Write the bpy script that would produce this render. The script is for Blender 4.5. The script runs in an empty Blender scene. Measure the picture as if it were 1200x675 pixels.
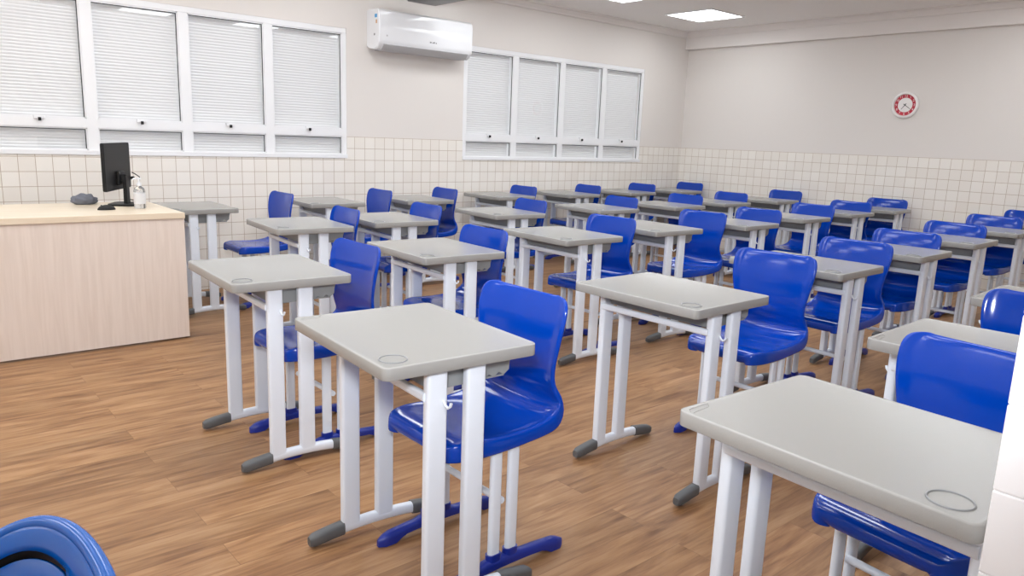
import bpy, bmesh, math, random
from mathutils import Vector, Matrix
random.seed(4)
S = bpy.context.scene
COL = S.collection

# ------------------------------------------------------------------ camera, world, flash, exposure
cam_d = bpy.data.cameras.new('camera'); cam = bpy.data.objects.new('camera', cam_d); COL.objects.link(cam)
r_ = Vector((0.75977413, -0.64916281, 0.03648185)); u_ = Vector((0.10010096, 0.17222919, 0.9799576)); f_ = Vector((0.64243527, 0.74089456, -0.19583711))
m = Matrix((r_, u_, -f_)).transposed().to_4x4(); m.translation = Vector((0, 0, 1.3177))
cam.matrix_world = m
cam_d.sensor_width = 36.0; cam_d.lens = 873.69 / 1200 * 36; cam_d.clip_start = 0.05
S.camera = cam
S.view_settings.view_transform = 'Standard'; S.view_settings.look = 'None'; S.view_settings.gamma = 1.0
S.view_settings.use_curve_mapping = False
S.view_settings.exposure = 0.05
PANEL_EMIT = 10.6
w = bpy.data.worlds.new('world'); S.world = w; w.use_nodes = True
w.node_tree.nodes['Background'].inputs[0].default_value = (0.95, 0.97, 1.0, 1)
w.node_tree.nodes['Background'].inputs[1].default_value = 1.0
fl = bpy.data.lights.new('camera_flash', 'AREA'); fl.shape = 'DISK'; fl.size = 0.35; fl.spread = math.radians(128); fl.energy = 46; fl.color = (0.93, 0.96, 1.0)
flo = bpy.data.objects.new('camera_flash', fl); COL.objects.link(flo)
flo.location = (-0.05, 0.1, 1.62)      # hot-shoe flash tilted up, bounced off the ceiling
flo.rotation_euler = (Vector((2.6, 2.6, 2.75)) - flo.location).to_track_quat('-Z', 'Y').to_euler()

W_, L_, H_ = 6.25, 8.32, 2.75      # window wall y, clock wall x, ceiling
YR, XJ, XF = 0.24, 0.96, -3.3      # right wall face, tiled wall end, front wall

# ------------------------------------------------------------------ materials
def nt(name):
    m = bpy.data.materials.new(name); m.use_nodes = True
    return m, m.node_tree.nodes, m.node_tree.links, m.node_tree.nodes['Principled BSDF']
def mat(name, col, rough=0.5, metal=0.0, coat=0.0, bump=0.0, scale=60.0, var=0.0, emit=None, spec=None):
    m, n, l, p = nt(name)
    p.inputs['Base Color'].default_value = (*col, 1); p.inputs['Roughness'].default_value = rough
    p.inputs['Metallic'].default_value = metal; p.inputs['Coat Weight'].default_value = coat; p.inputs['Coat Roughness'].default_value = 0.05
    if spec is not None: p.inputs['Specular IOR Level'].default_value = spec
    tc = n.new('ShaderNodeTexCoord'); nz = n.new('ShaderNodeTexNoise'); nz.inputs['Scale'].default_value = scale; nz.inputs['Detail'].default_value = 3
    l.new(tc.outputs['Object'], nz.inputs['Vector'])
    if var:
        mx = n.new('ShaderNodeMixRGB'); mx.blend_type = 'MIX'
        mx.inputs[1].default_value = (*[c * (1 - var) for c in col], 1); mx.inputs[2].default_value = (*[min(1, c * (1 + var)) for c in col], 1)
        l.new(nz.outputs['Fac'], mx.inputs[0]); l.new(mx.outputs[0], p.inputs['Base Color'])
    if bump:
        b = n.new('ShaderNodeBump'); b.inputs['Strength'].default_value = bump; b.inputs['Distance'].default_value = 0.002
        l.new(nz.outputs['Fac'], b.inputs['Height']); l.new(b.outputs[0], p.inputs['Normal'])
    if emit:
        p.inputs['Emission Color'].default_value = (*emit[0], 1); p.inputs['Emission Strength'].default_value = emit[1]
    return m
def srgb(r, g, b): return tuple(((c / 255) / 12.92 if c / 255 <= .04045 else ((c / 255 + .055) / 1.055) ** 2.4) for c in (r, g, b))
M = {}
M['wall'] = mat('wall_paint', srgb(226, 220, 215), 0.6, bump=0.12, scale=180, var=0.01)
M['ceiling'] = mat('ceiling_paint', srgb(246, 243, 241), 0.85, bump=0.1, scale=90, var=0.01)
M['cornice'] = mat('cornice_paint', srgb(232, 226, 222), 0.6, var=0.01)
M['desk_top'] = mat('grey_abs', srgb(155, 154, 151), 0.26, bump=0.12, scale=420, var=0.025, spec=0.4)
M['basket'] = mat('grey_basket_plastic', srgb(140, 143, 144), 0.45, bump=0.1, scale=300)
M['steel'] = mat('white_epoxy_steel', srgb(228, 235, 245), 0.33, coat=0.2, bump=0.03, scale=30)
M['cap'] = mat('dark_grey_cap', srgb(92, 94, 96), 0.5, bump=0.1, scale=200)
M['blue'] = mat('blue_polypropylene', (0.000, 0.046, 0.40), 0.11, bump=0.02, scale=14, var=0.04, spec=0.42)
M['cap2'] = mat('grey_ring_plastic', srgb(130, 132, 134), 0.4)
M['blue_cover'] = mat('blue_foot_plastic', (0.008, 0.025, 0.27), 0.35, bump=0.1, scale=150)
M['sky_blue'] = mat('bright_blue_plastic', (0.002, 0.105, 0.46), 0.16, bump=0.02, scale=20, spec=0.5)
M['frame'] = mat('white_window_frame', srgb(238, 238, 240), 0.35, coat=0.15)
M['gasket'] = mat('black_gasket', (0.02, 0.02, 0.02), 0.6)
M['slat'] = mat('blind_slat', srgb(242, 243, 244), 0.4, var=0.01, scale=8)
M['ac'] = mat('air_conditioner_shell', srgb(238, 239, 242), 0.12, coat=0.4)
M['ac_dark'] = mat('air_conditioner_outlet', srgb(190, 190, 192), 0.5)
M['black'] = mat('black_plastic', (0.008, 0.008, 0.009), 0.5, spec=0.3, bump=0.05, scale=200)
M['logo'] = mat('grey_print', (0.25, 0.25, 0.26), 0.4)
M['stick_blue'] = mat('blue_sticker', srgb(80, 160, 215), 0.5)
M['stick_or'] = mat('orange_sticker', srgb(205, 160, 110), 0.5)
M['clock_white'] = mat('clock_white', srgb(240, 236, 234), 0.3)
M['clock_red'] = mat('clock_red', srgb(190, 40, 62), 0.5)
M['hand'] = mat('clock_hand', (0.03, 0.03, 0.03), 0.4)
M['panel'] = mat('led_diffuser', (0.9, 0.9, 0.9), 0.5, emit=((0.93, 0.975, 1.0), PANEL_EMIT))
M['unit'] = mat('grey_metal_unit', srgb(120, 120, 122), 0.4, metal=0.2)
M['unit_edge'] = mat('brown_edge', srgb(150, 125, 105), 0.5)
M['fabric'] = mat('dark_grey_cloth', srgb(110, 112, 122), 0.9, bump=0.5, scale=60)

def tile_mat(name, ax):                         # ax: index of the horizontal axis of the wall (0=x, 1=y)
    m, n, l, p = nt(name)
    tc = n.new('ShaderNodeTexCoord'); sp = n.new('ShaderNodeSeparateXYZ'); cb = n.new('ShaderNodeCombineXYZ')
    l.new(tc.outputs['Object'], sp.inputs[0]); l.new(sp.outputs[ax], cb.inputs[0]); l.new(sp.outputs[2], cb.inputs[1])
    mp = n.new('ShaderNodeMapping'); mp.inputs['Location'].default_value = (0.03, 0.0825 - 0.001, 0)
    l.new(cb.outputs[0], mp.inputs[0])
    br = n.new('ShaderNodeTexBrick'); br.offset = 0; br.squash = 1
    br.inputs['Scale'].default_value = 1; br.inputs['Brick Width'].default_value = 0.105; br.inputs['Row Height'].default_value = 0.105
    br.inputs['Mortar Size'].default_value = 0.0022; br.inputs['Mortar Smooth'].default_value = 0.3; br.inputs['Bias'].default_value = 0
    br.inputs['Color1'].default_value = (*srgb(241, 236, 229), 1); br.inputs['Color2'].default_value = (*srgb(236, 230, 222), 1)
    br.inputs['Mortar'].default_value = (*srgb(186, 168, 150), 1)
    l.new(mp.outputs[0], br.inputs['Vector']); l.new(br.outputs['Color'], p.inputs['Base Color'])
    p.inputs['Roughness'].default_value = 0.18; p.inputs['Specular IOR Level'].default_value = 0.35
    nz = n.new('ShaderNodeTexNoise'); nz.inputs['Scale'].default_value = 9; l.new(tc.outputs['Object'], nz.inputs['Vector'])
    ad = n.new('ShaderNodeMath'); ad.operation = 'MULTIPLY_ADD'; ad.inputs[1].default_value = 0.25; l.new(nz.outputs['Fac'], ad.inputs[0])
    inv = n.new('ShaderNodeMath'); inv.operation = 'SUBTRACT'; inv.inputs[0].default_value = 1; l.new(br.outputs['Fac'], inv.inputs[1]); l.new(inv.outputs[0], ad.inputs[2])
    b = n.new('ShaderNodeBump'); b.inputs['Strength'].default_value = 0.5; b.inputs['Distance'].default_value = 0.002
    l.new(ad.outputs[0], b.inputs['Height']); l.new(b.outputs[0], p.inputs['Normal'])
    return m
M['tile_x'] = tile_mat('cream_wall_tiles', 0); M['tile_y'] = tile_mat('cream_wall_tiles_back', 1)

def floor_mat():
    m, n, l, p = nt('wood_plank_floor')
    tc = n.new('ShaderNodeTexCoord')
    br = n.new('ShaderNodeTexBrick'); br.offset = 0.37; br.squash = 1
    br.inputs['Scale'].default_value = 1; br.inputs['Brick Width'].default_value = 1.2; br.inputs['Row Height'].default_value = 0.15
    br.inputs['Mortar Size'].default_value = 0.0009; br.inputs['Mortar Smooth'].default_value = 0.2
    br.inputs['Color1'].default_value = (0, 0, 0, 1); br.inputs['Color2'].default_value = (1, 1, 1, 1); br.inputs['Mortar'].default_value = (0.5, 0.5, 0.5, 1)
    l.new(tc.outputs['Object'], br.inputs['Vector'])
    # offset the grain from plank to plank
    off = n.new('ShaderNodeVectorMath'); off.operation = 'SCALE'; off.inputs['Scale'].default_value = 13.0
    l.new(br.outputs['Color'], off.inputs[0])
    add = n.new('ShaderNodeVectorMath'); add.operation = 'ADD'; l.new(tc.outputs['Object'], add.inputs[0]); l.new(off.outputs[0], add.inputs[1])
    mp = n.new('ShaderNodeMapping'); mp.inputs['Scale'].default_value = (0.9, 13, 1); l.new(add.outputs[0], mp.inputs[0])
    g = n.new('ShaderNodeTexNoise'); g.inputs['Scale'].default_value = 2.2; g.inputs['Detail'].default_value = 7; g.inputs['Roughness'].default_value = 0.62; g.inputs['Distortion'].default_value = 0.9
    l.new(mp.outputs[0], g.inputs['Vector'])
    mp2 = n.new('ShaderNodeMapping'); mp2.inputs['Scale'].default_value = (0.9, 4.5, 1); l.new(add.outputs[0], mp2.inputs[0])
    g2 = n.new('ShaderNodeTexNoise'); g2.inputs['Scale'].default_value = 2.6; g2.inputs['Detail'].default_value = 3; g2.inputs['Distortion'].default_value = 1.4
    l.new(mp2.outputs[0], g2.inputs['Vector'])
    mixf = n.new('ShaderNodeMath'); mixf.operation = 'MULTIPLY_ADD'; mixf.inputs[1].default_value = 0.55
    l.new(g.outputs['Fac'], mixf.inputs[0])
    h2 = n.new('ShaderNodeMath'); h2.operation = 'MULTIPLY'; h2.inputs[1].default_value = 0.45; l.new(g2.outputs['Fac'], h2.inputs[0]); l.new(h2.outputs[0], mixf.inputs[2])
    cr = n.new('ShaderNodeValToRGB'); e = cr.color_ramp.elements
    e[0].position = 0.34; e[0].color = (*srgb(112, 76, 48), 1); e[1].position = 0.66; e[1].color = (*srgb(174, 136, 99), 1)
    k = cr.color_ramp.elements.new(0.45); k.color = (*srgb(141, 102, 68), 1)
    k = cr.color_ramp.elements.new(0.54); k.color = (*srgb(158, 119, 82), 1)
    l.new(mixf.outputs[0], cr.inputs[0])
    hs = n.new('ShaderNodeHueSaturation'); vm = n.new('ShaderNodeMapRange'); vm.inputs['To Min'].default_value = 0.88; vm.inputs['To Max'].default_value = 1.1
    l.new(br.outputs['Color'], vm.inputs[0]); l.new(vm.outputs[0], hs.inputs['Value']); l.new(cr.outputs[0], hs.inputs['Color'])
    mx = n.new('ShaderNodeMixRGB'); mx.inputs[2].default_value = (*srgb(110, 76, 50), 1)
    mf = n.new('ShaderNodeMath'); mf.operation = 'MULTIPLY'; mf.inputs[1].default_value = 0.6; l.new(br.outputs['Fac'], mf.inputs[0]); l.new(mf.outputs[0], mx.inputs[0])
    l.new(hs.outputs[0], mx.inputs[1]); l.new(mx.outputs[0], p.inputs['Base Color'])
    p.inputs['Roughness'].default_value = 0.42; p.inputs['Specular IOR Level'].default_value = 0.35
    b = n.new('ShaderNodeBump'); b.inputs['Strength'].default_value = 0.15; b.inputs['Distance'].default_value = 0.001
    l.new(g.outputs['Fac'], b.inputs['Height']); l.new(b.outputs[0], p.inputs['Normal'])
    return m
M['floor'] = floor_mat()

def laminate_mat(name, c1, c2, sc):
    m, n, l, p = nt(name)
    tc = n.new('ShaderNodeTexCoord'); mp = n.new('ShaderNodeMapping'); mp.inputs['Scale'].default_value = sc
    l.new(tc.outputs['Object'], mp.inputs[0]); g = n.new('ShaderNodeTexNoise'); g.inputs['Scale'].default_value = 3; g.inputs['Detail'].default_value = 6; g.inputs['Distortion'].default_value = 0.6
    l.new(mp.outputs[0], g.inputs['Vector']); cr = n.new('ShaderNodeValToRGB')
    cr.color_ramp.elements[0].position = .35; cr.color_ramp.elements[0].color = (*c1, 1); cr.color_ramp.elements[1].position = .65; cr.color_ramp.elements[1].color = (*c2, 1)
    l.new(g.outputs['Fac'], cr.inputs[0]); l.new(cr.outputs[0], p.inputs['Base Color']); p.inputs['Roughness'].default_value = 0.3
    return m
M['laminate'] = laminate_mat('pale_wood_laminate', srgb(222, 208, 197), srgb(230, 217, 207), (14, 14, 0.8))
M['laminate_top'] = laminate_mat('pale_wood_laminate_top', srgb(224, 207, 182), srgb(232, 217, 195), (1, 12, 12))

def glass_mat(name, rough=0.02):
    m, n, l, p = nt(name); n.remove(p)
    out = n['Material Output']; tr = n.new('ShaderNodeBsdfTransparent'); gl = n.new('ShaderNodeBsdfGlossy'); gl.inputs['Roughness'].default_value = rough
    fr = n.new('ShaderNodeLayerWeight'); fr.inputs['Blend'].default_value = 0.5; mx = n.new('ShaderNodeMixShader')
    pw = n.new('ShaderNodeMath'); pw.operation = 'POWER'; pw.inputs[1].default_value = 5.0; l.new(fr.outputs['Facing'], pw.inputs[0])
    mul = n.new('ShaderNodeMath'); mul.operation = 'MULTIPLY_ADD'; mul.inputs[1].default_value = 0.9; mul.inputs[2].default_value = 0.05; l.new(pw.outputs[0], mul.inputs[0])
    l.new(mul.outputs[0], mx.inputs[0]); l.new(tr.outputs[0], mx.inputs[1]); l.new(gl.outputs[0], mx.inputs[2]); l.new(mx.outputs[0], out.inputs[0])
    return m
M['glass'] = glass_mat('window_glass')
mg, n_, l_, p_ = nt('clear_bottle_plastic'); p_.inputs['Transmission Weight'].default_value = 0.9; p_.inputs['Roughness'].default_value = 0.08; p_.inputs['IOR'].default_value = 1.25; p_.inputs['Base Color'].default_value = (0.95, 0.96, 0.97, 1)
M['bottle'] = mg

# ------------------------------------------------------------------ helpers
def obj(name, bm, material, parent=None, smooth=False, loc=(0, 0, 0), rot=(0, 0, 0)):
    me = bpy.data.meshes.new(name); bmesh.ops.recalc_face_normals(bm, faces=bm.faces[:]); bm.to_mesh(me); bm.free()
    for q in (material if isinstance(material, (list, tuple)) else [material]): me.materials.append(q)
    if smooth:
        for f in me.polygons: f.use_smooth = True
    o = bpy.data.objects.new(name, me); COL.objects.link(o); o.location = loc; o.rotation_euler = rot
    if parent: o.parent = parent
    return o
def tag(o, label=None, cat=None, group=None, kind=None):
    if label: o['label'] = label
    if cat: o['category'] = cat
    if group: o['group'] = group
    if kind: o['kind'] = kind
    return o
def empty(name, loc=(0, 0, 0), rz=0):
    o = bpy.data.objects.new(name, None); COL.objects.link(o); o.location = loc; o.rotation_euler = (0, 0, rz); o.empty_display_size = 0.1; return o
def box(bm, x0, x1, y0, y1, z0, z1, bev=0, seg=2, mi=0):
    r = bmesh.ops.create_cube(bm, size=1); vs = r['verts']
    for v in vs: v.co = Vector((x0 + (v.co.x + .5) * (x1 - x0), y0 + (v.co.y + .5) * (y1 - y0), z0 + (v.co.z + .5) * (z1 - z0)))
    fs = {f for v in vs for f in v.link_faces}
    for f in fs: f.material_index = mi
    if bev:
        es = list({e for v in vs for e in v.link_edges}); bmesh.ops.bevel(bm, geom=es, offset=bev, segments=seg, affect='EDGES', profile=0.6)
    return bm
def prism(bm, pts, mapf, a, b, bev=0, seg=1, mi=0):
    """closed 2D outline pts swept from a to b; mapf(p, q, t) -> 3D"""
    va = [bm.verts.new(mapf(p[0], p[1], a)) for p in pts]; vb = [bm.verts.new(mapf(p[0], p[1], b)) for p in pts]
    n = len(pts); fs = [bm.faces.new(va), bm.faces.new(vb)]
    for i in range(n): bm.faces.new((va[i], va[(i + 1) % n], vb[(i + 1) % n], vb[i]))
    if bev:
        es = [e for f in fs for e in f.edges]; bmesh.ops.bevel(bm, geom=es, offset=bev, segments=seg, affect='EDGES')
def rrect(cx, cy, wx, wy, r, n=6):
    out = []
    for sx, sy, a0 in ((1, 1, 0), (-1, 1, 90), (-1, -1, 180), (1, -1, 270)):
        for i in range(n + 1):
            a = math.radians(a0 + 90 * i / n)
            out.append((cx + sx * (wx / 2 - r) + r * math.cos(a), cy + sy * (wy / 2 - r) + r * math.sin(a)))
    return out
XY = lambda p, q, t: (p, q, t)
def tube_path(bm, path, rx, ry, n=16, side=Vector((0, 1, 0)), sup=1.0, cap=True):
    """sweep an elliptic / superelliptic section along a path; side = the width direction"""
    rings = []
    for i, p in enumerate(path):
        p = Vector(p); a = Vector(path[max(0, i - 1)]); b = Vector(path[min(len(path) - 1, i + 1)])
        t = (b - a).normalized(); s = (side - t * side.dot(t)).normalized(); u = t.cross(s)
        ring = []
        for k in range(n):
            th = 2 * math.pi * k / n; c, sn = math.cos(th), math.sin(th)
            c = math.copysign(abs(c) ** sup, c); sn = math.copysign(abs(sn) ** sup, sn)
            ring.append(bm.verts.new(p + s * (rx * c) + u * (ry * sn)))
        rings.append(ring)
    for i in range(len(rings) - 1):
        for k in range(n): bm.faces.new((rings[i][k], rings[i][(k + 1) % n], rings[i + 1][(k + 1) % n], rings[i + 1][k]))
    if cap: bm.faces.new(rings[0]); bm.faces.new(rings[-1])
def lathe(bm, prof, c=(0, 0, 0), n=32, axis='z'):
    rings = []
    for r, z in prof:
        ring = []
        for k in range(n):
            a = 2 * math.pi * k / n
            if axis == 'z': ring.append(bm.verts.new((c[0] + r * math.cos(a), c[1] + r * math.sin(a), c[2] + z)))
            else: ring.append(bm.verts.new((c[0] - z, c[1] + r * math.cos(a), c[2] + r * math.sin(a))))
        rings.append(ring)
    for i in range(len(rings) - 1):
        for k in range(n): bm.faces.new((rings[i][k], rings[i][(k + 1) % n], rings[i + 1][(k + 1) % n], rings[i + 1][k]))
    bm.faces.new(rings[0]); bm.faces.new(rings[-1])
B = bmesh.new
KIDS = {}
def reg(root):
    KIDS[root.name] = [(c, [g for g in bpy.data.objects if g.parent == c]) for c in bpy.data.objects if c.parent == root]
def dup(root):
    r = root.copy(); COL.objects.link(r)
    for c, gs in KIDS[root.name]:
        cc = c.copy(); COL.objects.link(cc); cc.parent = r
        for g in gs:
            gg = g.copy(); COL.objects.link(gg); gg.parent = cc
    return r
def mod_smooth(o, ang=35):
    for f in o.data.polygons: f.use_smooth = True
    o.data.set_sharp_from_angle(angle=math.radians(ang))
    return o

# ------------------------------------------------------------------ room
bm = B(); box(bm, XF - .15, L_ + .15, -1.6, W_ + .15, -.1, 0); tag(obj('floor', bm, M['floor']), kind='structure')
bm = B(); box(bm, XF - .15, L_ + .15, -1.6, W_ + .15, H_, H_ + .1); tag(obj('ceiling', bm, M['ceiling']), kind='structure')
MUL = ((.62, 1.295, 1.966, 2.640, 3.36), (4.67, 5.365, 6.065, 6.755, 7.47))
WIN = ((MUL[0][0], MUL[0][-1]), (MUL[1][0], MUL[1][-1])); WZ0, WZ1 = 1.09, 2.225
bm = B()
T = .15
for a, b in ((XF - .15, WIN[0][0]), (WIN[0][1], WIN[1][0]), (WIN[1][1], L_ + .15)): box(bm, a, b, W_, W_ + T, 0, H_)
for a, b in WIN: box(bm, a, b, W_, W_ + T, 0, WZ0); box(bm, a, b, W_, W_ + T, WZ1, H_)
tag(obj('wall_left', bm, M['wall']), kind='structure')
bm = B(); box(bm, L_, L_ + T, -1.6, W_, 0, H_); tag(obj('wall_back', bm, M['wall']), kind='structure')
bm = B(); box(bm, XF - T, XF, -1.6, W_, 0, H_); tag(obj('wall_front', bm, M['wall']), kind='structure')
bm = B(); box(bm, XJ + .012, L_, YR - .2, YR - .008, 0, H_); box(bm, XF, -.55, YR - .2, YR, 0, H_); box(bm, -.55, XJ + .012, YR - .2, YR, 2.2, H_)
tag(obj('wall_right', bm, M['wall']), kind='structure')
# tile cladding of the lower walls
TT = .008; TZ = 1.285
bm = B()
for a, b, z in ((XF, WIN[0][0], TZ), (WIN[0][0], WIN[0][1], WZ0), (WIN[0][1], WIN[1][0], TZ), (WIN[1][0], WIN[1][1], WZ0), (WIN[1][1], L_, TZ)):
    box(bm, a, b, W_ - TT, W_, 0, z)
tag(obj('trim_1', bm, M['tile_x']), kind='structure')
bm = B(); box(bm, L_ - TT, L_, YR, W_ - TT, 0, TZ); tag(obj('trim_2', bm, M['tile_y']), kind='structure')
# tiles on the wall end beside the doorway: real cut tiles with rounded edges
M['jamb_tile'] = mat('white_glazed_tile', srgb(246, 246, 248), 0.3, bump=0.1, scale=6, coat=0.2)
bm = B(); z = 0.0; P = .105
z = .9375 - 9 * P + .0
while z < H_ - .05:
    for k in range(2):
        y1 = YR - k * P; y0 = y1 - P
        box(bm, XJ, XJ + .012, y0 + .0005, y1, z + .0005, min(z + P - .0005, H_ - .001), .0020, 2)
    for i in range(3):
        box(bm, XJ + .012 + i * P, XJ + .012 + (i + 1) * P - .0012, YR - .008, YR, z + .0008, min(z + P - .0008, H_ - .001), .002, 2)
    z += P
box(bm, XJ + .0018, XJ + .012, YR - 2 * P, YR - .002, 0, H_)
tag(obj('trim_3', bm, M['jamb_tile'], smooth=False), kind='structure')
# cornice round the ceiling and the beam on the clock wall
CZ = 2.678
def cornice(mapf, a, b):
    bm = B(); prism(bm, [(0, CZ), (.022, CZ), (.028, CZ + .018), (.05, H_ - .02), (.07, H_ - .012), (.07, H_), (0, H_)], mapf, a, b); return bm
tag(obj('trim_4', cornice(lambda p, q, t: (t, W_ - p, q), XF, L_ - .09), M['cornice']), kind='structure')
tag(obj('trim_5', cornice(lambda p, q, t: (L_ - .07 - p, t, q), YR, W_ - .0), M['cornice']), kind='structure')
bm = B(); box(bm, L_ - .07, L_, YR, W_, 2.535, H_, .004); tag(obj('trim_6', bm, M['cornice']), kind='structure')

# ------------------------------------------------------------------ windows
def window(name, mx, label):
    x0, x1 = mx[0], mx[-1]
    root = tag(empty(name, (0, 0, 0)), label, kind='structure')
    ya, yb = W_ + .004, W_ + .055
    TR0, TR1 = 1.285, 1.35; FW = .045
    n = 4
    bm = B()
    box(bm, x0, x1, ya, yb, WZ1 - FW, WZ1, .003); box(bm, x0, x1, ya - .02, yb, WZ0, WZ0 + .035, .003)
    for i in range(n + 1):
        c = mx[i]; h = .036
        a, b = (c, c + .045) if i == 0 else (c - .045, c) if i == n else (c - h, c + h)
        box(bm, a, b, ya, yb, WZ0 + .035, WZ1 - FW)
        if i < n: box(bm, b, mx[i + 1] - (.045 if i == n - 1 else h), ya, yb, TR0, TR1)
    obj('window_frame', bm, M['frame'], root)
    for i in range(n):
        a = mx[i] + (.045 if i == 0 else .036); b = mx[i + 1] - (.045 if i == n - 1 else .036)
        for up, (za, zb) in enumerate(((WZ0 + .035, TR0), (TR1, WZ1 - FW))):
            # sash with a dark gasket line, glass and blind
            s = empty('window_sash' if up else 'fixed_light', (0, 0, 0)); s.parent = root
            bm = B(); k = .010
            for q in ((a, b, za, za + k), (a, b, zb - k, zb), (a, a + k, za, zb), (b - k, b, za, zb)):
                box(bm, q[0], q[1], ya + .006, yb - .01, q[2], q[3], .001)
            obj('sash_frame', bm, M['frame'], s)
            bm = B(); g = .006
            for q in ((a + k, b - k, zb - k - g, zb - k), (b - k - g, b - k, za + k, zb - k)):
                box(bm, q[0], q[1], ya + .0035, ya + .0085, q[2], q[3])
            obj('gasket', bm, M['gasket'], s)
            bm = B(); box(bm, a + k, b - k, ya + .022, ya + .026, za + k, zb - k); obj('pane', bm, M['glass'], s)
            bm = B(); z = za + .004; sp = .0225
            while z < zb - .004:
                # curved slat, tilted nearly closed
                pts = [(0, .0), (.0035, .0065), (.0045, .013), (.0035, .0195), (.0, .026), (.001, .026), (.0048, .0195), (.0058, .013), (.0048, .0065), (.001, 0)]
                prism(bm, pts, lambda p, q, t, z=z: (t, W_ + .068 - p + .006 - q * .30, z + q), a + .0, b - .0)
                z += sp
            obj('blind', bm, M['slat'], s)
            if up:
                c = (a + b) / 2
                bm = B(); box(bm, c - .035, c + .035, ya - .012, ya + .006, za - .012, za + .012, .003); obj('latch', bm, M['frame'], s)
                bm = B(); box(bm, c - .01, c + .01, ya - .026, ya - .012, za - .026, za - .002, .004); obj('latch_knob', bm, M['black'], s)
    return root
w1 = window('window_1', MUL[0], 'white-framed window with blinds behind the teacher desk')
w2 = window('window_2', MUL[1], 'white-framed window with blinds to the right of the air conditioner')

# ------------------------------------------------------------------ student desk
DX, DY, DZ = .478, .60, .76
def rtop(bm, wx, wy, r, layers):
    """stack of rounded rectangles: layers = (inset, z)"""
    rings = [[bm.verts.new((x, y, z)) for x, y in rrect(0, 0, wx - 2 * i, wy - 2 * i, max(r - i, .004), 8)] for i, z in layers]
    n = len(rings[0])
    for a, b in zip(rings, rings[1:]):
        for k in range(n): bm.faces.new((a[k], a[(k + 1) % n], b[(k + 1) % n], b[k]))
    bm.faces.new(rings[0]); bm.faces.new(rings[-1])
def make_desk():
    t = empty('student_desk')
    bm = B(); rtop(bm, DX, DY, .022, [(.012, .7265), (.001, .7265), (0, .7280), (0, .7570), (.0008, .7590), (.003, .7602), (.007, .7603), (.011, .7594)])
    o = mod_smooth(obj('tabletop', bm, M['desk_top'], t), 50)
    # ring of the cup recess (raised thin rim round a shallow dish)
    bm = B(); tube_path(bm, [(-.180 + .0355 * math.cos(q * math.pi / 20), -.232 + .0355 * math.sin(q * math.pi / 20), .7597) for q in range(41)], .0023, .0020, 8, side=Vector((0, 0, 1)), cap=False)
    mod_smooth(obj('cup_ring', bm, M['cap2'], t), 60)
    bm = B(); tube_path(bm, [(-.226, .272, .7594), (-.216, .284, .7594), (-.150, .287, .7594), (-.165, .272, .7594), (-.222, .266, .7594)], .0012, .0008, 6, side=Vector((0, 0, 1)))
    mod_smooth(obj('pencil_groove', bm, M['desk_top'], t))
    # book basket under the top, open at the student's side, scalloped edge
    bm = B(); sc = [(-.090, .7265), (.195, .7265), (.186, .700)]
    for i in range(13):
        x = .184 - i * .0085; sc.append((x, .672 + .0055 * math.cos(i * 1.55) - i * .0006))
    sc += [(.07, .660), (-.06, .658), (-.08, .680)]
    for y0 in (-.240, .234): prism(bm, sc, lambda p, q, s_: (p, s_, q), y0, y0 + .006)
    box(bm, -.068, .17, -.2355, .2355, .660, .665); box(bm, -.0785, -.072, -.2355, .2355, .664, .7265)
    mod_smooth(obj('book_basket', bm, M['basket'], t), 30)
    # legs: oblong steel tubes, two a side
    for sy in (-1, 1):
        for xc in (-.0715, .051):
            bm = B(); prism(bm, rrect(xc, sy * .262, .062, .030, .0095, 5), XY, .040, .7270)
            mod_smooth(obj('leg', bm, M['steel'], t), 40)
        arch = lambda x: .0225 + .024 * (1 - ((x - .03) / .25) ** 2)
        bm = B(); xs = [-.125 + i * .31 / 12 for i in range(13)]
        tube_path(bm, [(x, sy * .262, arch(x)) for x in xs], .0155, .0195, 20, sup=.75)
        ft = mod_smooth(obj('foot', bm, M['steel'], t), 40)
        for xa, xb in ((-.215, -.098), (.158, .275)):
            bm = B(); path = []; 
            d = 1 if xa > 0 else -1; inner, outer = (xa, xb) if d > 0 else (xb, xa)
            pts = [inner + (outer - inner) * q for q in (0, .3, .6, .88, 1)]
            rings = []
            for q, x in enumerate(pts):
                rr = (.0195, .0195, .0195, .019, .013)[q]; rz = (.0225, .0220, .0215, .020, .014)[q]
                zc = arch(x)
                zc = max(zc, rz + .0005)
                rings.append([bm.verts.new((x, sy * .262 + rr * math.copysign(abs(math.cos(a)) ** .6, math.cos(a)), zc + rz * math.copysign(abs(math.sin(a)) ** .6, math.sin(a)))) for a in [2 * math.pi * k / 20 for k in range(20)]])
            for a_, b_ in zip(rings, rings[1:]):
                for k in range(20): bm.faces.new((a_[k], a_[(k + 1) % 20], b_[(k + 1) % 20], b_[k]))
            bm.faces.new(rings[0]); bm.faces.new(rings[-1])
            c = mod_smooth(obj('foot_cap', bm, M['cap'], ft), 50); tag(c, 'dark grey plastic cap')
        # bag hook on the outer face of the front leg
        bm = B(); y0 = sy * .277
        tube_path(bm, [(-.055, y0, .640), (-.053, y0 + sy * .006, .628), (-.050, y0 + sy * .014, .622), (-.047, y0 + sy * .021, .628), (-.046, y0 + sy * .023, .637)], .0045, .004, 8, side=Vector((1, 0, 0)))
        mod_smooth(obj('bag_hook', bm, M['steel'], t), 60)
    bm = B(); prism(bm, rrect(-.099, .652, .020, .026, .0080, 4), lambda p, q, s_: (p, s_, q), -.262, .262)
    mod_smooth(obj('crossbar', bm, M['steel'], t), 40)
    return t

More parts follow.
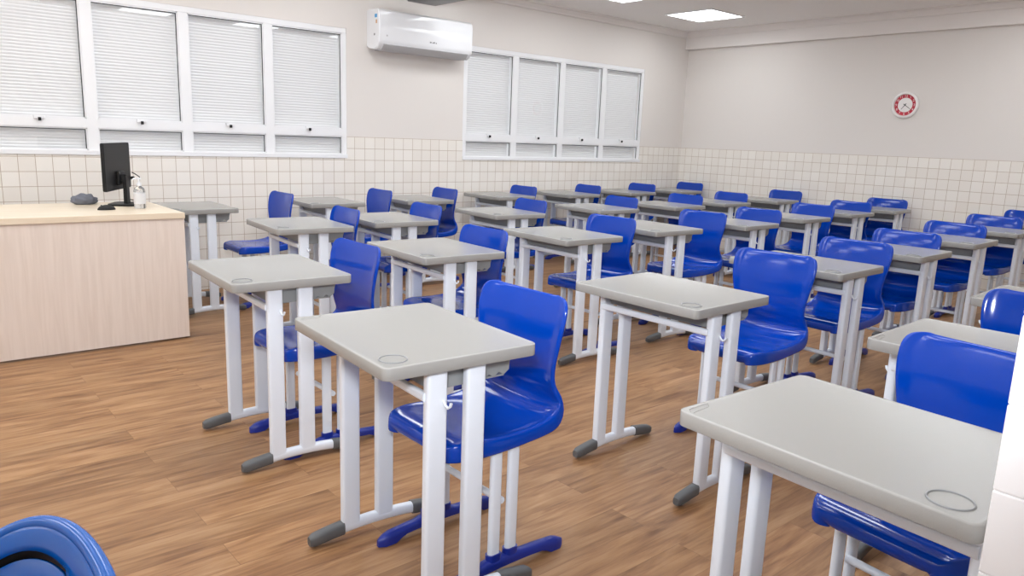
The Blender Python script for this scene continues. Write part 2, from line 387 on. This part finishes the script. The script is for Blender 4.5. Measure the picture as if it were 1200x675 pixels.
# ------------------------------------------------------------------ chair
def make_chair():
    t = empty('student_chair')
    # profile of the moulded shell: x, z, half width, edge drop, edge wing (towards the sitter)
    P_ = [(-.200, .401, .120, .000, .0), (-.216, .412, .132, .010, .0), (-.224, .432, .146, .028, .0), (-.218, .449, .162, .044, .0), (-.200, .4585, .178, .053, .001),
          (-.165, .460, .191, .055, .002), (-.135, .459, .196, .054, .003), (-.095, .455, .199, .051, .004), (-.03, .450, .200, .047, .006), (.035, .446, .201, .043, .010), (.090, .446, .202, .043, .014),
          (.135, .451, .203, .047, .018), (.168, .463, .203, .055, .020), (.190, .484, .201, .062, .018), (.197, .506, .195, .056, .014), (.192, .530, .186, .030, .011),
          (.184, .555, .180, .012, .010), (.178, .585, .179, .009, .011), (.175, .62, .183, .009, .012), (.176, .655, .190, .009, .014), (.179, .69, .198, .009, .016), (.184, .73, .205, .009, .018),
          (.190, .765, .209, .009, .018), (.196, .793, .209, .009, .018), (.201, .813, .206, .008, .017), (.205, .828, .198, .007, .015), (.208, .837, .186, .006, .012), (.210, .842, .168, .004, .008), (.2115, .8440, .150, .002, .004)]
    bm = B(); rows = []
    for i, (x, z, hw, dr, wg) in enumerate(P_):
        a = P_[max(0, i - 1)]; b = P_[min(len(P_) - 1, i + 1)]
        tx, tz = b[0] - a[0], b[1] - a[1]; L = math.hypot(tx, tz); nx, nz = -tz / L, tx / L
        k = max(0, min(1, (z - .465) / .09)); k = k * k * (3 - 2 * k); nx, nz = nx * k, nz * k + (1 - k)   # skirt hangs straight down round the seat
        sec = []
        half = [(1.0, wg - dr), (1.0, wg - dr * .45), (.985, wg - dr * .06 + .001), (.95, wg + .0035), (.88, wg * .72), (.70, wg * .40), (.45, wg * .15), (.2, 0)]
        for yy, dn in half: sec.append((-hw * yy, dn))
        sec.append((0, 0))
        for yy, dn in reversed(half): sec.append((hw * yy, dn))
        rows.append([bm.verts.new((x + nx * dn, y, z + nz * dn)) for y, dn in sec])
    for a, b in zip(rows, rows[1:]):
        for k in range(len(a) - 1): bm.faces.new((a[k], a[k + 1], b[k + 1], b[k]))
    me_o = obj('seat_shell', bm, M['blue'], t, smooth=True)
    so = me_o.modifiers.new('thickness', 'SOLIDIFY'); so.thickness = .005; so.offset = -1
    sb = me_o.modifiers.new('smooth', 'SUBSURF'); sb.levels = 1; sb.render_levels = 1
    tag(me_o, 'glossy royal blue moulded seat and back')
    YS = .175
    for sy in (-1, 1):
        for xc in (-.050, .018):
            bm = B(); prism(bm, rrect(xc, sy * YS, .041, .021, .0103, 5), XY, .045, .418)
            mod_smooth(obj('leg', bm, M['steel'], t), 40)
        arch = lambda x: .016 + .017 * (1 - (x / .25) ** 2)
        bm = B(); tube_path(bm, [(-.225 + i * .45 / 14, sy * YS, arch(-.225 + i * .45 / 14)) for i in range(15)], .0125, .0125, 16, sup=.8)
        ft = mod_smooth(obj('foot', bm, M['steel'], t), 40)
        # blue cover over the foot, with raised sockets round the two tubes
        bm = B(); rings = []; N = 24
        for i in range(N + 1):
            x = -.245 + .49 * i / N; e = abs(x) / .245
            hw = .0185 if e < .9 else .0185 * math.sqrt(max(0.02, 1 - ((e - .9) / .105) ** 2))
            zt = arch(x) + (.020 if e < .85 else .020 - .012 * ((e - .85) / .15)); zb = arch(x) - .006 if e < .62 else max(.0008, arch(x) - .006 - .02 * (e - .62) / .16)
            if -.085 < x < .052: zt += .006
            zt = max(zt, zb + .012)
            rings.append([bm.verts.new((x, sy * YS + p * hw, zb + q * (zt - zb))) for p, q in ((-1, .0), (-1, .5), (-.85, .82), (-.5, 1), (.5, 1), (.85, .82), (1, .5), (1, 0))])
        for a_, b_ in zip(rings, rings[1:]):
            for k in range(8): bm.faces.new((a_[k], a_[(k + 1) % 8], b_[(k + 1) % 8], b_[k]))
        bm.faces.new(rings[0]); bm.faces.new(rings[-1])
        for xc in (-.050, .018): prism(bm, rrect(xc, sy * YS, .052, .032, .0155, 5), XY, .045, .074)
        c = mod_smooth(obj('foot_cover', bm, M['blue_cover'], ft), 45); tag(c, 'dark blue plastic foot cover')
        bm = B(); prism(bm, rrect(sy * YS, .424, .022, .018, .007, 4), lambda p, q, s_: (s_, p, q), -.16, .15)
        mod_smooth(obj('seat_rail', bm, M['steel'], t), 40)
    bm = B(); prism(bm, rrect(-.016, .235, .022, .022, .0105, 5), lambda p, q, s_: (p, s_, q), -.168, .168); mod_smooth(obj('crossbar', bm, M['steel'], t), 40)
    for xc in (-.12, .10):
        bm = B(); prism(bm, rrect(xc, .421, .024, .018, .007, 4), lambda p, q, s_: (p, s_, q), -YS, YS); mod_smooth(obj('seat_brace', bm, M['steel'], t), 40)
    return t

DESKS = {  # x, y, turn, chair offset (x, y) of the back-rest from the desk centre, chair turn
 4: [('J', 1.765, 5.62, 0.0, 0.7, -0.02, 0.02), ('L', 2.871, 5.747, -0.035, 0.54, -0.035, 0.02), ('M', 3.773, 5.752, -0.038, 0.35, -0.02, 0.0), ('N', 4.879, 5.88, -0.032, 0.325, -0.035, 0.02), ('P', 5.842, 5.88, -0.034, 0.33, -0.035, -0.03), ('R', 6.848, 5.92, 0.031, 0.325, -0.02, -0.03), ('S', 7.76, 5.92, 0.043, 0.44, 0.03, -0.06)],
 3: [('I', 2.016, 4.37, -0.081, 0.325, -0.035, 0.02), ('K', 2.692, 4.448, -0.051, 0.325, -0.035, 0.0), ('O', 3.763, 4.524, -0.082, 0.325, -0.035, 0.0), ('Q', 4.863, 4.516, -0.072, 0.325, -0.03, -0.01), ('T', 5.816, 4.501, 0.009, 0.325, -0.01, -0.02), ('V', 6.702, 4.564, -0.014, 0.325, -0.01, -0.02), ('W', 7.665, 4.559, 0.02, 0.5, 0.01, -0.03)],
 2: [('C', 1.223, 2.959, -0.051, 0.41, -0.04, 0.06), ('G', 2.181, 3.137, -0.054, 0.34, -0.01, 0.03), ('H', 3.243, 3.284, -0.032, 0.47, 0.0, 0.06), ('U', 4.116, 3.32, -0.065, 0.59, -0.05, 0.06), ('X', 5.009, 3.262, 0.024, 0.41, -0.02, -0.06), ('Y', 5.982, 3.346, -0.006, 0.47, -0.02, -0.05), ('AA', 6.948, 3.406, -0.009, 0.33, -0.03, -0.03), ('AB', 7.83, 3.416, 0.064, 0.35, -0.0, -0.03)],
 1: [('A', 1.161, 1.785, -0.063, 0.44, -0.02, 0.07), ('B', 2.37, 1.778, 0.001, 0.84, 0.03, 0.02), ('Z', 3.599, 1.872, 0.018, 0.5, -0.03, -0.06), ('AC', 4.603, 1.908, 0.016, 0.325, -0.0, -0.03), ('AD', 5.604, 1.967, 0.018, 0.325, 0.01, -0.03), ('AE', 6.7, 2.03, -0.004, 0.325, 0.03, -0.03), ('AF', 7.72, 2.1, 0.01, 0.325, -0.02, 0.01)],
 0: [('D', 1.498, 0.603, -0.057, 0.63, -0.01, -0.05), ('E', 2.523, 0.669, 0.019, 0.61, 0.03, 0.01), ('F', 3.588, 0.736, 0.041, 0.45, 0.02, 0.02)],
}
ROWN = {4: 'row along the window wall', 3: 'second row from the window wall', 2: 'middle row of five', 1: 'second row from the doorway', 0: 'row nearest the doorway'}
ORD = ['first', 'second', 'third', 'fourth', 'fifth', 'sixth', 'seventh', 'eighth']
SPECIAL_D = {'J': 'grey student desk partly hidden behind the pale wooden teacher desk', 'A': 'front centre grey student desk with white tube legs on the open floor',
 'D': 'nearest grey student desk in the right corner, ceiling light reflected on its top', 'S': 'grey student desk in the far corner between window wall and clock wall',
 'E': 'grey student desk directly behind the nearest chair at the right edge', 'F': 'cropped grey student desk at the right edge, last of the row nearest the doorway',
 'C': 'grey student desk to the right of the teacher desk, first of the middle row'}
SPECIAL_C = {'J': 'dark blue chair standing well back from its desk beside the teacher desk', 'A': 'blue plastic chair tucked half under the front centre desk, whole seat visible',
 'D': 'blue plastic chair with its seat under the nearest desk in the right corner', 'S': 'blue plastic chair in the far corner where window wall meets clock wall',
 'E': 'blue plastic chair cropped by the right edge, behind the nearest chair', 'F': 'blue plastic chair of the last desk in the row nearest the doorway',
 'B': 'blue plastic chair pulled well out behind the desk right of centre'}
desk0 = make_desk(); reg(desk0); chair0 = make_chair(); reg(chair0)
first = True
ORDER = [1, 0, 2, 3, 4]
for rn in ORDER:
    for i, (nm, x, y, th, ox, oy, ct) in enumerate(DESKS[rn]):
        d = desk0 if first else dup(desk0); c = chair0 if first else dup(chair0); first = False
        d.location = (x, y, 0); d.rotation_euler = (0, 0, th)
        tag(d, SPECIAL_D.get(nm, f'grey student desk, {ORD[i]} from the left, {ROWN[rn]}'), 'desk', 'student desks in rows')
        bx, by = x + ox, y + oy; q = .212
        c.location = (bx - q * math.cos(th + ct), by - q * math.sin(th + ct), 0); c.rotation_euler = (0, 0, th + ct)
        tag(c, SPECIAL_C.get(nm, f'blue chair at the {ORD[i]} desk from the left, {ROWN[rn]}'), 'chair', 'blue student chairs at the desks')

# ------------------------------------------------------------------ teacher's desk
t = tag(empty('teacher_desk', (.76, 4.80, 0), .0), 'pale wood laminate teacher desk with closed panels at the left, carrying the monitor', 'desk')
X1, Y1, HT = .703, .78, .80
bm = B(); box(bm, -X1 - .002, X1 + .002, -.012, Y1 + .03, HT - .035, HT, .003); obj('desktop', bm, M['laminate_top'], t)
bm = B(); box(bm, -X1, X1, 0, .018, .012, HT - .035, .001); obj('front_panel', bm, M['laminate'], t)
for s in (-1, 1):
    bm = B(); a, b = (X1 - .018, X1) if s > 0 else (-X1, -X1 + .018)
    box(bm, a, b, .019, Y1, .012, HT - .035, .001); sp_ = obj('side_panel', bm, M['laminate'], t)
    for yy in (.05, Y1 - .05):
        bm = B(); lathe(bm, [(.014, 0), (.016, .003), (.016, .009), (.01, .012)], ((a + b) / 2, yy, 0), 16); obj('levelling_foot', bm, M['black'], sp_)
TX, TY, TZd = .76, 4.80, HT

# monitor, its back towards the doorway
mo = tag(empty('computer_monitor', (1.25, 5.40, HT), math.radians(60)), 'black computer monitor standing on the teacher desk beside a pump bottle', 'monitor')
bm = B()
prism(bm, rrect(0, .215 + .035, .50, .30, .012, 4), lambda p, q, s_: (p, s_, q), 0, .022, .003)
mod_smooth(obj('screen_housing', bm, M['black'], mo), 40)
bm = B(); box(bm, -.06, .06, -.020, -.001, .13, .22, .006, 3); mod_smooth(obj('back_cover', bm, M['black'], mo), 40)
bm = B(); box(bm, -.24, .24, .0222, .0235, .118, .39, 0); obj('screen', bm, mat('dark_screen', (.01, .01, .012), .08), mo)
bm = B(); prism(bm, [(-.035, 0.008), (.035, .008), (.026, .2), (-.026, .2)], lambda p, q, s_: (p, s_, q), -.052, -.030, .002)
box(bm, -.03, .03, -.035, -.012, .15, .2, .003); mod_smooth(obj('stand_neck', bm, M['black'], mo), 40)
bm = B(); prism(bm, rrect(0, -.03, .22, .17, .04, 6), XY, .0, .012, .003, 2); mod_smooth(obj('stand_base', bm, M['black'], mo), 40)
bm = B(); tube_path(bm, [(.236, -.012, .2), (.242, -.03, .19), (.248, -.055, .17), (.25, -.05, .11), (.235, -.04, .05), (.22, -.03, .006), (.30, .02, .006), (.41, .10, .006)], .0035, .0035, 8, side=Vector((.3, 1, .2)))
mod_smooth(obj('power_cable', bm, M['black'], mo), 60)
bm = B(); box(bm, .236, .262, -.022, -.002, .150, .172, .004); obj('cable_plug', bm, M['black'], mo)

bo = tag(empty('pump_bottle', (1.30, 5.13, HT)), 'clear pump bottle of sanitizer on the teacher desk, right of the black monitor', 'bottle')
bm = B(); lathe(bm, [(.005, .001), (.03, .001), (.034, .006), (.034, .11), (.028, .128), (.014, .138), (.013, .145)], n=28); mod_smooth(obj('bottle_body', bm, M['bottle'], bo), 50)
bm = B(); lathe(bm, [(.015, .143), (.015, .160), (.006, .162), (.005, .182), (.014, .184), (.014, .192), (.002, .194)], n=20); tube_path(bm, [(0, 0, .187), (-.03, -.005, .188), (-.038, -.006, .180)], .005, .004, 8, side=Vector((0, 0, 1)))
mod_smooth(obj('pump_head', bm, mat('white_pump', (.85, .86, .88), .35), bo), 50)
bm = B(); lathe(bm, [(.0343, .03), (.0347, .032), (.0347, .095), (.0343, .097)], n=28); mod_smooth(obj('bottle_label', bm, mat('pale_label', srgb(214, 214, 216), .5), bo), 60)

ms = tag(empty('computer_mouse', (1.10, 5.10, HT), .3), 'black computer mouse on the teacher desk in front of the monitor', 'mouse')
bm = B(); bmesh.ops.create_uvsphere(bm, u_segments=20, v_segments=12, radius=1)
for v in bm.verts: v.co = Vector((v.co.x * .055, v.co.y * .032, max(0, v.co.z) * .03 + .001))
mod_smooth(obj('mouse_body', bm, M['black'], ms), 60)
bm = B(); lathe(bm, [(.003, -.003), (.006, -.002), (.006, .002), (.003, .003)], n=14); obj('scroll_wheel', bm, M['cap'], ms, loc=(-.03, 0, .026), rot=(math.pi / 2, 0, 0))

# crumpled dark cloth bag behind the monitor stand
bm = B(); bmesh.ops.create_icosphere(bm, subdivisions=4, radius=1)
from mathutils import noise
for v in bm.verts:
    k = 1 + .22 * noise.noise(v.co * 2.3); v.co = Vector((v.co.x * .075 * k, v.co.y * .055 * k, max(-.0, v.co.z * .8 + .5) * .05 * k + .001))
tag(obj('folded_cloth', bm, M['fabric'], smooth=True, loc=(1.06, 5.50, HT)), 'small dark grey folded cloth on the teacher desk behind the monitor', 'cloth')

# ------------------------------------------------------------------ air conditioner
ac = tag(empty('air_conditioner', (4.085, W_, 2.06)), 'white split air conditioner mounted high on the wall between the two windows', 'air conditioner')
def acp(sh=0):  # side profile (distance from the wall, height)
    return [(0, .03), (.05, .015), (.14, .0), (.175, .012), (.215, .055), (.222, .09), (.222, .29), (.215, .325), (.19, .345), (.04, .35), (0, .345)]
bm = B(); prism(bm, acp(), lambda p, q, s_: (s_, -p, q), -.52, .52, .008, 3); mod_smooth(obj('casing', bm, M['ac'], ac), 40)
bm = B(); prism(bm, [(.150, -.004), (.176, .006), (.214, .048), (.209, .052), (.172, .013), (.148, .003)], lambda p, q, s_: (s_, -p - .003, q - .003), -.47, .47); mod_smooth(obj('air_flap', bm, M['ac_dark'], ac), 40)
bm = B(); box(bm, -.47, .47, -.135, -.06, -.002, .012); obj('air_outlet', bm, M['ac_dark'], ac)
bm = B()
for i, (wd, hh) in enumerate(((.012, .013), (.004, .013), (.011, .010), (.011, .013), (.004, .016), (.011, .010))):
    x = .02 + i * .013; box(bm, x, x + wd, -.2232, -.2215, .104, .104 + hh)
obj('logo', bm, M['logo'], ac)
bm = B(); lathe(bm, [(.008, .2225), (.008, .2238)], (0, 0, 0), 16)
for v in bm.verts: v.co = Vector((v.co.x - .44, -v.co.z, v.co.y + .12))
obj('indicator', bm, M['ac_dark'], ac)
for mt_, y0, z0, a_, b_ in (('stick_blue', .165, .27, .04, .03), ('stick_or', .175, .22, .022, .032), ('logo', .14, .12, .022, .018)):
    bm = B(); box(bm, -.5215, -.5195, -y0 - a_ / 2, -y0 + a_ / 2, z0, z0 + b_); obj('sticker', bm, M[mt_], ac)

# ------------------------------------------------------------------ clock
ck = tag(empty('wall_clock', (L_, 3.43, 1.815)), 'round white wall clock with a red number ring on the back wall', 'clock')
def ring_x(r0, r1, x, dpt):
    bm = B(); lathe(bm, [(r1 * .97, .001), (r1, .004), (r1, dpt - .006), (r1 - .006, dpt), (r0 + .002, dpt), (r0, dpt - .004), (r0 - .004, .006), (.002, .006)], n=48, axis='x'); return bm
mod_smooth(obj('clock_case', ring_x(.110, .135, 0, .032), M['clock_white'], ck), 50)
bm = B(); lathe(bm, [(.108, .0062), (.108, .012), (.001, .0125)], n=48, axis='x'); obj('clock_face', bm, M['clock_white'], ck)
bm = B()
seg = 48
for k in range(seg):
    a0, a1 = 2 * math.pi * k / seg, 2 * math.pi * (k + 1) / seg
    q = [(r * math.cos(a), r * math.sin(a)) for r, a in ((.074, a0), (.108, a0), (.108, a1), (.074, a1))]
    bm.faces.new([bm.verts.new((-.0135, y, z)) for y, z in q])
bmesh.ops.remove_doubles(bm, verts=bm.verts[:], dist=1e-5)
rg = obj('number_ring', bm, M['clock_red'], ck); tag(rg, 'red ring with white numbers')
for h in range(1, 13):
    cu = bpy.data.curves.new('n', 'FONT'); cu.body = str(h); cu.size = .034; cu.align_x = 'CENTER'; cu.align_y = 'CENTER'; cu.extrude = .0006
    to = bpy.data.objects.new('n', cu); me = bpy.data.meshes.new_from_object(to); bpy.data.objects.remove(to)
    me.materials.clear(); me.materials.append(M['clock_white'])
    a = math.radians(90 - 30 * h)
    no = bpy.data.objects.new('numeral', me); COL.objects.link(no); no.parent = rg
    no.matrix_local = Matrix.Translation((-.0148, -.091 * math.cos(a), .091 * math.sin(a))) @ Matrix(((0, 0, -1, 0), (-1, 0, 0, 0), (0, 1, 0, 0), (0, 0, 0, 1)))
def hand(L, wd, ang, x):
    bm = B(); a = math.radians(90 - ang); d = Vector((0, -math.cos(a), math.sin(a))); s = Vector((0, math.sin(a), math.cos(a)))
    v = [d * -.018 + s * wd, d * L + s * wd * .4, d * L - s * wd * .4, d * -.018 - s * wd]
    f = [bm.verts.new(p + Vector((x, 0, 0))) for p in v]; g = [bm.verts.new(p + Vector((x - .0012, 0, 0))) for p in v]
    bm.faces.new(f); bm.faces.new(g)
    for k in range(4): bm.faces.new((f[k], f[(k + 1) % 4], g[(k + 1) % 4], g[k]))
    return bm
obj('hour_hand', hand(.055, .004, 218, -.018), M['hand'], ck); obj('minute_hand', hand(.085, .0035, 126, -.0205), M['hand'], ck)
bm = B(); lathe(bm, [(.006, .012), (.006, .024), (.003, .025)], n=16, axis='x'); obj('hand_cap', bm, M['hand'], ck)

# ------------------------------------------------------------------ ceiling light panels
def make_panel():
    t = empty('ceiling_light')
    bm = B()
    for q in ((-.31, .31, -.31, -.292), (-.31, .31, .292, .31), (-.31, -.292, -.292, .292), (.292, .31, -.292, .292)): box(bm, *q, -.012, 0, .002)
    obj('light_frame', bm, M['frame'], t)
    bm = B(); box(bm, -.292, .292, -.292, .292, -.008, -.002); obj('diffuser', bm, M['panel'], t)
    return t
lp0 = make_panel(); reg(lp0); k = 0
for x in (7.275, 5.82, 4.37, 2.92, 1.47, .02, -1.43, -2.85):
    for y in (5.285, 3.45, 1.95):
        if y > 5 and x < 7: y = 5.18
        if x > 7 and y == 3.45: continue
        o = lp0 if k == 0 else dup(lp0); k += 1
        o.location = (x, y, H_ - .0005); o.rotation_euler = (0, 0, .0)
        lab = {(7.275, 5.285): 'square flat ceiling light panel glowing white near the far corner', (5.82, 5.18): 'square ceiling light panel cut by the top edge, above the right-hand window'}.get((x, y), 'square white ceiling light panel out of view above the top edge')
        tag(o, lab, 'ceiling light', 'flush square ceiling lights')

# ------------------------------------------------------------------ grey unit hanging by the air conditioner
un = tag(empty('ceiling_unit', (0, 0, 0)), 'flat grey unit hanging from the ceiling, just above and in front of the air conditioner', 'ceiling fixture')
bm = B(); box(bm, 3.86, 4.16, 5.1, 6.04, 2.5, 2.53, .006); mod_smooth(obj('unit_body', bm, M['unit'], un), 40)
bm = B(); box(bm, 4.1601, 4.168, 5.1, 6.04, 2.502, 2.528); tag(obj('unit_edge', bm, M['unit_edge'], un), 'brown side edge')
for x, y in ((3.95, 5.3), (4.07, 5.3), (4.01, 5.9)):
    bm = B(); lathe(bm, [(.008, 2.53), (.008, H_)], (x, y, 0), 12); obj('hanger_rod', bm, M['unit'], un)

# ------------------------------------------------------------------ light blue plastic chair at the lower left corner (only its backrest shows)
pc = tag(empty('plastic_chair', (-.03, .955, 0)), 'bright blue plastic chair with a hand slot in its backrest, at the lower left corner', 'chair')
def plan(a, k=1.0, inset=0.0):      # wrapped backrest seen from above, open towards -x; a from -90 to 90 degrees
    ca, sa = math.cos(a), math.sin(a)
    return ((.200 - inset) * abs(ca) ** .55 * k, (.245 - inset) * math.copysign(abs(sa) ** .9, sa) * k)
AN = [math.radians(-88 + 176 * i / 40) for i in range(41)]
ztop = lambda a: .785 - .10 * (abs(a) / (math.pi / 2)) ** 3
bm = B(); tube_path(bm, [(*plan(a), ztop(a)) for a in AN], .010, .011, 14, side=Vector((0, 0, 1)))
mod_smooth(obj('back_rim', bm, M['sky_blue'], pc), 60)
bm = B(); lv = [(.004, 0), (.012, .010), (.020, .024), (.022, .032), (.023, .044), (.028, .10), (.036, .20), (.05, .32)]
g = [[bm.verts.new((*plan(a, 1, ins), ztop(a) + .004 - dz)) for a in AN] for ins, dz in lv]
for j in range(len(g) - 1):
    for i in range(40):
        if j == 3 and 23 <= i <= 37: continue      # the hand slot
        bm.faces.new((g[j][i], g[j][i + 1], g[j + 1][i + 1], g[j + 1][i]))
o = obj('backrest', bm, M['sky_blue'], pc, smooth=True); sd = o.modifiers.new('t', 'SOLIDIFY'); sd.thickness = .005; sd.offset = 0
bm = B()  # black strip behind the hand slot, standing in for the shade inside it
so_ = [[bm.verts.new((*plan(AN[i], 1, ins), ztop(AN[i]) - dz)) for i in range(22, 40)] for ins, dz in ((.010, .022), (.012, .052))]
for i in range(17): bm.faces.new((so_[0][i], so_[0][i + 1], so_[1][i + 1], so_[1][i]))
o = obj('slot_shade', bm, M['black'], pc, smooth=True); sd = o.modifiers.new('t', 'SOLIDIFY'); sd.thickness = .002
bm = B(); prism(bm, rrect(-.07, 0, .43, .42, .07, 6), XY, .435, .450, .006, 2); mod_smooth(obj('seat', bm, M['sky_blue'], pc), 50)
for sy in (-1, 1):
    for xx, xe in ((.10, .13), (-.24, -.27)):
        bm = B(); tube_path(bm, [(xx, sy * .17, .436), ((xx + xe) / 2, sy * .185, .2), (xe, sy * .20, .0)], .014, .014, 12, side=Vector((0, 1, 0))); mod_smooth(obj('leg', bm, M['steel'], pc), 60)
    bm = B(); tube_path(bm, [(.10, sy * .14, .43), (.115, sy * .165, .5), (.12, sy * .165, .62)], .012, .008, 12, side=Vector((0, 1, 0))); mod_smooth(obj('back_support', bm, M['steel'], pc), 60)
